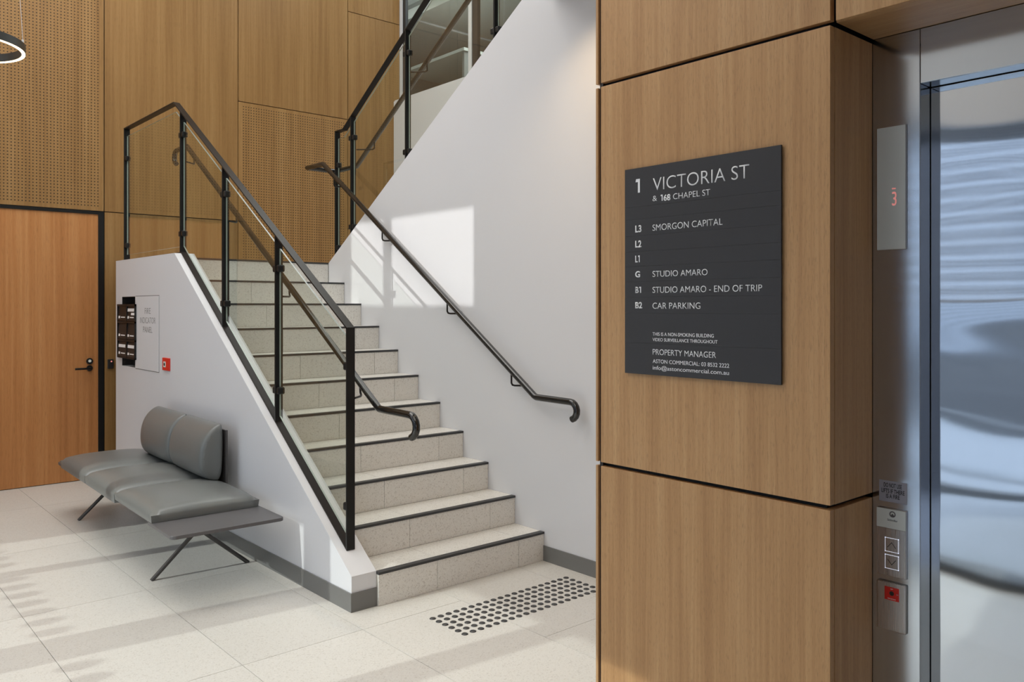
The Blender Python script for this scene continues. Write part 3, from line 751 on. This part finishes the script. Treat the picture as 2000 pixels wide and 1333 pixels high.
# ============================================================ DIRECTORY SIGN
XS_ = XC-0.0085
sg = thing('directory_sign', 'charcoal building directory sign with pale lettering on the oak column', 'sign', (XC, 1.245, 1.42))
S = 2.7212
def Pf(X, px, py):   # picture measurement -> point on plane x = X
    A = math.radians(48.75); dx = math.cos(A)+(px-1000)/F_PX*math.sin(A); dy = math.sin(A)-(px-1000)/F_PX*math.cos(A)
    t = X/dx; return (dy*t, 1.6-(py-599)/F_PX*t)
SYL, SYR, SZB, SZT = 1.4785, 1.0115, 1.4205, 1.969
bd_ = obj('backing', B(XC-0.003, XC-0.0002, SYR+0.002, SYL-0.002, SZB+0.002, SZT-0.002), M['shadow'], sg)
jz = [SZT]
for yy in (345, 411, 497, 580, 657, 737, 818, 902, 1060): jz.append(Pf(XS_, 1210+40/S, 280+yy/S)[1])
jz.append(SZB)
for a, b_ in zip(jz[:-1], jz[1:]):
    obj('slat', B(XS_, XC-0.003, SYR, SYL, b_+0.0001, a-0.0001), M['sign'], sg, bevel=0.0002, seg=1)
def line(s, L, Rr, base_, top_, off, name='lettering'):
    yl, zb = Pf(XS_, 1210+L/S, 280+base_/S); _, zt = Pf(XS_, 1210+L/S, 280+top_/S); yr, _ = Pf(XS_, 1210+Rr/S, 280+base_/S)
    text(name, s, XS_-0.0001, yl, yr, zb, zt, M['letter'], sg, off=off, depth=0.0003)
TH, BO = -0.005, 0.026
def digit_one(L, Rr, base_, top_):
    yl, zb = Pf(XS_, 1210+L/S, 280+base_/S); _, zt = Pf(XS_, 1210+L/S, 280+top_/S); yr, _ = Pf(XS_, 1210+Rr/S, 280+base_/S)
    w = yl-yr; h = zt-zb; m = MB()
    p = [(yr, zb), (yr+0.46*w, zb), (yr+0.46*w, zt-0.22*h), (yl, zt-0.22*h), (yl-0.12*w, zt), (yr, zt)]
    obj('lettering', m.prism(p, XS_-0.0007, XS_-0.0001), M['letter'], sg)
digit_one(86, 109, 265, 192)
line('VICTORIA ST', 178, 690, 253, 181, -0.010)
line('&', 176, 200, 309, 278, TH); digit_one(219, 230, 307, 274); line('68', 235, 271, 306, 273, BO); line('CHAPEL ST', 285, 482, 299, 266, TH)
for s, L, Rr, b_, t_2 in (('L3', 84, 117, 474, 437), ('L2', 84, 117, 554, 518), ('L', 84, 97, 633, 597), ('G', 84, 110, 713, 680), ('B', 84, 102, 796, 763), ('B2', 84, 121, 877, 844)):
    line(s, L, Rr, b_, t_2, BO)
digit_one(99, 108, 633, 597); digit_one(105, 115, 796, 763)
line('SMORGON CAPITAL', 176, 548, 466, 431, TH); line('STUDIO AMARO', 176, 468, 711, 678, TH)
line('STUDIO AMARO - END OF TRIP', 176, 758, 796, 762, TH); line('CAR PARKING', 176, 430, 880, 846, TH)
line('THIS IS A NON-SMOKING BUILDING', 176, 501, 1023, 1004, 0); line('VIDEO SURVEILLANCE THROUGHOUT', 176, 521, 1052, 1034, 0)
line('PROPERTY MANAGER', 177, 513, 1124, 1092, TH); line('ASTON COMMERCIAL: 03 8532 2222', 177, 583, 1168, 1147, 0)
line('info@astoncommercial.com.au', 177, 582, 1203, 1181, 0)

# ============================================================ LIFT FITTINGS
hi = thing('lift_display', 'tall milky lift floor display with small red digits', 'lift display', (XL, 0.85, 1.73))
obj('housing', B(XL-0.004, XL-0.0002, 0.817, 0.883, 1.730, 2.013), M['steel_plate'], hi, bevel=0.0008)
obj('face', B(XL-0.0065, XL-0.004, 0.8185, 0.883, 1.731, 2.012), M['milk'], hi, bevel=0.0004)
yl, zt = Pf(XL-0.007, 1742, 377); yr, zb = Pf(XL-0.007, 1751, 401)
text('digit', '3', XL-0.0066, yl, yr, zb, zt+0.004, M['red_led'], hi, depth=0.0002)
obj('dash', B(XL-0.0068, XL-0.0065, yr+0.002, yl, zt+0.008, zt+0.011), M['red_led'], hi)
nt_ = thing('lift_notice', 'small silver fire notice sticker on the steel lift frame', 'notice', (XL, 0.849, 1.15))
obj('plate', B(XL-0.0008, XL-0.0002, 0.817, 0.8805, 1.150, 1.1985), M['sticker'], nt_)
for s, px0, px1, pyb, pyt in (('DO NOT USE', 1726.5, 1761.5, 950.5, 942), ('LIFTS IF THERE', 1722, 1767, 961, 952.5), ('IS A FIRE', 1731, 1757.5, 972.5, 964)):
    yl, zb = Pf(XL, px0, pyb); _, zt = Pf(XL, px0, pyt); yr, _ = Pf(XL, px1, pyb)
    text('lettering', s, XL-0.0009, yl, yr, zb, zt, M['blackink'], nt_, off=0.012, depth=0.0002)
cp = thing('lift_call_panel', 'steel lift call panel with lit up and down buttons', 'call panel', (XL, 0.85, 0.98))
obj('housing', B(XL-0.005, XL-0.0002, 0.8165, 0.8835, 0.981, 1.136), M['steel_plate'], cp, bevel=0.0008)
obj('face', B(XL-0.0065, XL-0.005, 0.8175, 0.8835, 0.982, 1.090), M['steel_plate'], cp, bevel=0.0004)
gf = obj('badge', B(XL-0.0075, XL-0.005, 0.8175, 0.8835, 1.091, 1.135), M['milk'], cp, bevel=0.0004)
yc, zc = Pf(XL-0.008, 1743, 1005.5); rr = 0.0072
lg = MB(); nn = 28; vs_ = []; f_ = []
for i in range(nn):
    a = 2*math.pi*i/nn
    for r_ in (rr, rr*0.62): vs_.append((XL-0.0077, yc+r_*math.cos(a), zc+r_*math.sin(a)))
for i in range(nn):
    j = (i+1) % nn; f_.append((2*i, 2*j, 2*j+1, 2*i+1))
lg.add(vs_, f_); lg.add([(XL-0.0077, yc-0.0042, zc-0.0048), (XL-0.0077, yc+0.0042, zc-0.0048), (XL-0.0077, yc+0.0022, zc-0.0005), (XL-0.0077, yc, zc+0.0018), (XL-0.0077, yc-0.0022, zc-0.0005)], [(0, 1, 2, 3, 4)])
obj('emblem', lg, M['ink'], cp)
yl, zb = Pf(XL-0.008, 1733, 1016.5); _, zt = Pf(XL-0.008, 1733, 1013); yr, _ = Pf(XL-0.008, 1753, 1016.5)
text('lettering', 'Schindler', XL-0.0077, yl, yr, zb-0.001, zt, M['ink'], cp, depth=0.0001, off=0.01)
for up, (pyt, pyb) in ((1, (1049, 1078)), (0, (1082, 1111.5))):
    y1, z1 = Pf(XL-0.0065, 1728.5, pyt); y0, z0 = Pf(XL-0.0065, 1755.5, pyb); z0 = z1-0.0325
    w_ = 0.0016
    bt = obj('button', B(XL-0.0078, XL-0.0066, y0+w_, y1-w_, z0+w_, z1-w_), M['steel_plate'], cp, bevel=0.0006)
    h_ = MB(); h_.box(XL-0.0074, XL-0.0066, y0, y1, z1-w_*0.8, z1).box(XL-0.0074, XL-0.0066, y0, y1, z0, z0+w_*0.8).box(XL-0.0074, XL-0.0066, y0, y0+w_*0.8, z0, z1).box(XL-0.0074, XL-0.0066, y1-w_*0.8, y1, z0, z1)
    obj('halo', h_, M['halo'], bt)
    ym = (y0+y1)/2; zm = (z0+z1)/2; s_ = 1 if up else -1
    obj('arrow', MB().tube([(XL-0.0079, ym+0.0095, zm-0.006*s_), (XL-0.0079, ym, zm+0.006*s_), (XL-0.0079, ym-0.0095, zm-0.006*s_)], 0.0007, 6), M['blackink'], bt)
kp = thing('fire_service_panel', 'lower steel lift panel with red fire service key switch', 'key panel', (XL, 0.85, 0.85))
obj('housing', B(XL-0.008, XL-0.0002, 0.8165, 0.8835, 0.856, 0.968), M['steel_plate'], kp, bevel=0.003)
y1, z1 = Pf(XL-0.008, 1728, 1144.5); y0, z0 = Pf(XL-0.008, 1756, 1176); z0 = z1-0.0300
obj('red_plate', B(XL-0.0088, XL-0.008, y0, y1, z0, z1), M['red'], kp)
ym, zm = (y0+y1)/2, (z0+z1)/2+0.001
kc = obj('key_switch', MB().cyl((XL-0.0095, ym, zm), (1, 0, 0), 0.0052, 0.002, 18), M['dim_metal'], kp, smooth=40)
obj('keyhole', B(XL-0.0098, XL-0.0094, ym-0.0008, ym+0.0008, zm-0.003, zm+0.003), M['blackink'], kc)
text('lettering', 'OFF', XL-0.0089, ym+0.003, ym-0.003, z1-0.0052, z1-0.0030, M['letter'], kp, off=0.02, depth=0.0001)
text('lettering', 'ON', XL-0.0089, y0+0.0058, y0+0.0015, zm-0.0012, zm+0.001, M['letter'], kp, off=0.02, depth=0.0001)
text('lettering', 'FIRE SERVICE', XL-0.0089, ym+0.009, ym-0.009, z0+0.0025, z0+0.0048, M['letter'], kp, off=0.02, depth=0.0001)

# ============================================================ FITTINGS ON THE LEFT
cr = thing('card_reader', 'small dark door card reader with a red light beside the timber door', 'card reader', (2.275, YB, 1.06))
obj('body', B(2.252, 2.302, YB-0.016, YB-0.0002, 1.018, 1.105), M['dim_metal'], cr, bevel=0.003)
obj('light', MB().cyl((2.283, YB-0.0175, 1.085), (0, 1, 0), 0.007, 0.002, 12), M['red_led'], cr)
cpn = thing('call_point', 'small red fire key switch on the white wall above the bench', 'switch', (CX0, 6.59, 1.15))
obj('plate', B(CX0-0.012, CX0-0.0002, 6.515, 6.665, 1.103, 1.200), M['red'], cpn, bevel=0.002)
obj('window', MB().box(CX0-0.0135, CX0-0.012, 6.585, 6.635, 1.128, 1.172), M['milk'], cpn)
obj('key_switch', MB().cyl((CX0-0.016, 6.61, 1.15), (1, 0, 0), 0.012, 0.004, 14), M['blackink'], cpn, smooth=40)
fp = thing('indicator_panel_door', 'flush white cover marked FIRE INDICATOR PANEL in the white stair wall', 'access panel', (CX0, 7.06, 1.08))
gm = MB(); gm.box(CX0-0.0005, CX0-0.0001, 6.768, 7.361, 1.074, 1.690)
obj('gap_shade', gm, M['ink'], fp)  # thin grey sheet painted as the shade in the gap round the cover
obj('cover', B(CX0-0.004, CX0-0.0005, 6.7725, 7.358, 1.079, 1.6845), M['paint'], fp, bevel=0.0006)
for s, y1, y0, zb, zt in (('FIRE', 7.109, 6.966, 1.540, 1.592), ('INDICATOR', 7.228, 6.846, 1.462, 1.514), ('PANEL', 7.151, 6.924, 1.386, 1.438)):
    text('lettering', s, CX0-0.0041, y1, y0, zb, zt, M['ink'], fp, off=-0.012, depth=0.0003)
cu = thing('compartment_unit', 'black six-compartment unit in the niche of the white stair wall', 'compartment unit', (CX0, 7.55, 1.15))
obj('niche_lining', MB().box(CX0+0.090, CX0+0.0975, NY0+0.001, NY1-0.001, NZ0+0.001, NZ1-0.001).box(CX0+0.002, CX0+0.090, NY1-0.003, NY1-0.001, NZ0+0.001, NZ1-0.001).box(CX0+0.002, CX0+0.090, NY0+0.001, NY1-0.003, NZ1-0.003, NZ1-0.001), M['dim_metal'], cu)
UY0, UY1, UZ0, UZ1 = 7.325, 7.815, 1.150, 1.620
u = MB(); xf, xb = CX0-0.020, CX0-0.0045; th_ = 0.008
u.box(xf, xb, UY0, UY1, UZ1-0.018, UZ1); u.box(xf, xb, UY0, UY1, UZ0, UZ0+0.01)
u.box(xb-0.001, xb, UY0, UY1, UZ0, UZ1)
u.box(xf, xb, UY1-0.012, UY1, UZ0, UZ1); u.box(xf, xb, UY0, UY0+0.004, UZ0, UZ1); ymid = 7.555
u.box(xf, xb, ymid-0.010, ymid+0.010, UZ0, UZ1)
hh = (UZ1-UZ0)/3
for k in (1, 2): u.box(xf, xb, UY0, UY1, UZ0+k*hh-0.008, UZ0+k*hh+0.008)
obj('carcass', u, M['gloss_black'], cu, bevel=0.001)
for r_ in range(3):
    for c_ in range(2):
        ya, yb_ = ((ymid+0.012, UY1-0.014), (UY0+0.006, ymid-0.012))[c_]
        z0 = UZ0+(2-r_)*hh+0.012; z1 = z0+hh-0.026
        v = [(CX0-0.008, ya, z1), (CX0-0.008, yb_, z1), (xf+0.002, yb_, z0), (xf+0.002, ya, z0), (xb-0.0005, ya, z1), (xb-0.0005, yb_, z1), (xb-0.0005, yb_, z0), (xb-0.0005, ya, z0)]
        fl_ = obj('flap', MB().add(v, [(0,1,2,3), (4,7,6,5), (0,4,5,1), (2,6,7,3), (0,3,7,4), (1,5,6,2)]), M['flap'] if r_ else M['gloss_black'], cu)
        def on(u0, u1, w0, w1, nm, mat):   # sticker on the sloping flap, u across, w up (0..1)
            def P3(u_, w_): 
                x = (xf+0.002)+((CX0-0.008)-(xf+0.002))*w_; return (x-0.0012, ya+(yb_-ya)*u_, z0+(z1-z0)*w_)
            obj(nm, MB().add([P3(u0, w0), P3(u1, w0), P3(u1, w1), P3(u0, w1)], [(0, 1, 2, 3)]), mat, fl_)
        on(0.12, 0.62, 0.20, 0.27, 'label_strip', M['letter']); on(0.72, 0.92, 0.16, 0.32, 'knob', M['letter'])
        if (r_, c_) in ((2, 0), (2, 1)): on(0.15, 0.98, 0.62, 0.82, 'card', M['letter'])
        if (r_, c_) == (0, 1): on(0.15, 0.98, 0.62, 0.82, 'card', M['letter']); on(0.05, 0.5, 0.38, 0.54, 'card', M['letter'])

# ============================================================ RING PENDANT
D = 6.0
A = math.radians(48.75)
fwv = Vector((math.cos(A), math.sin(A), 0)); rtv = Vector((math.sin(A), -math.cos(A), 0))
ctr = Vector((0, 0, 1.6)) + fwv*D + rtv*((-80-1000)/F_PX*D) + Vector((0, 0, (599-90)/F_PX*D))
pd = thing('ring_pendant', 'slim black ring pendant light with a glowing warm underside', 'pendant light', tuple(ctr))
RO = 0.418
def ringmesh(r0, r1, z0, z1, n=96):
    v = []; f = []
    for i in range(n):
        a = 2*math.pi*i/n; c, s = math.cos(a), math.sin(a)
        for r_, z in ((r0, z0), (r1, z0), (r1, z1), (r0, z1)): v.append((ctr.x+r_*c, ctr.y+r_*s, ctr.z+z))
    for i in range(n):
        j = (i+1) % n
        for k in range(4): f.append((4*i+k, 4*j+k, 4*j+(k+1) % 4, 4*i+(k+1) % 4))
    return MB().add(v, f)
obj('ring', ringmesh(RO-0.030, RO, 0.0, 0.060), M['ring'], pd, smooth=40)
obj('diffuser', ringmesh(RO-0.025, RO-0.003, -0.004, -0.0005), M['led'], pd, smooth=40)
for k in range(3):
    a = A_ = math.atan2(-rtv.y*0+rtv.y, rtv.x) + math.radians(22) + k*2*math.pi/3
    p = Vector((ctr.x+(RO-0.015)*math.cos(a), ctr.y+(RO-0.015)*math.sin(a), ctr.z+0.06))
    c_ = obj('cable', MB().tube([p+Vector((0, 0, 0.03)), Vector((ctr.x+0.25*math.cos(a), ctr.y+0.25*math.sin(a), 6.19))], 0.0016, 6), M['wire'], pd)
    obj('ferrule', MB().cyl(p-Vector((0, 0, 0.001)), (0, 0, 1), 0.008, 0.035, 12), M['wire'], c_, smooth=40)
obj('canopy', MB().cyl((ctr.x, ctr.y, 6.15), (0, 0, 1), 0.28, 0.045, 32), M['ring'], pd, smooth=40)
# recessed downlight near the white wall
dn = thing('downlight', 'recessed warm downlight in the lobby ceiling near the white wall', 'downlight', (3.2, 3.25, 3.556))
obj('trim_ring', MB().cyl((3.2, 3.25, 3.553), (0, 0, 1), 0.05, 0.006, 24), M['ceiling'], dn)
l = bpy.data.lights.new('downlight_lamp', 'SPOT'); l.energy = 30; l.color = (1.0, 0.72, 0.42); l.spot_size = math.radians(120); l.spot_blend = 1.0; l.shadow_soft_size = 0.04
lo_ = bpy.data.objects.new('downlight_lamp', l); COL.objects.link(lo_); lo_.location = (3.2, 3.25, 3.54)
for o in list(bpy.data.objects):
    if o.get('_o') is not None: del o['_o']
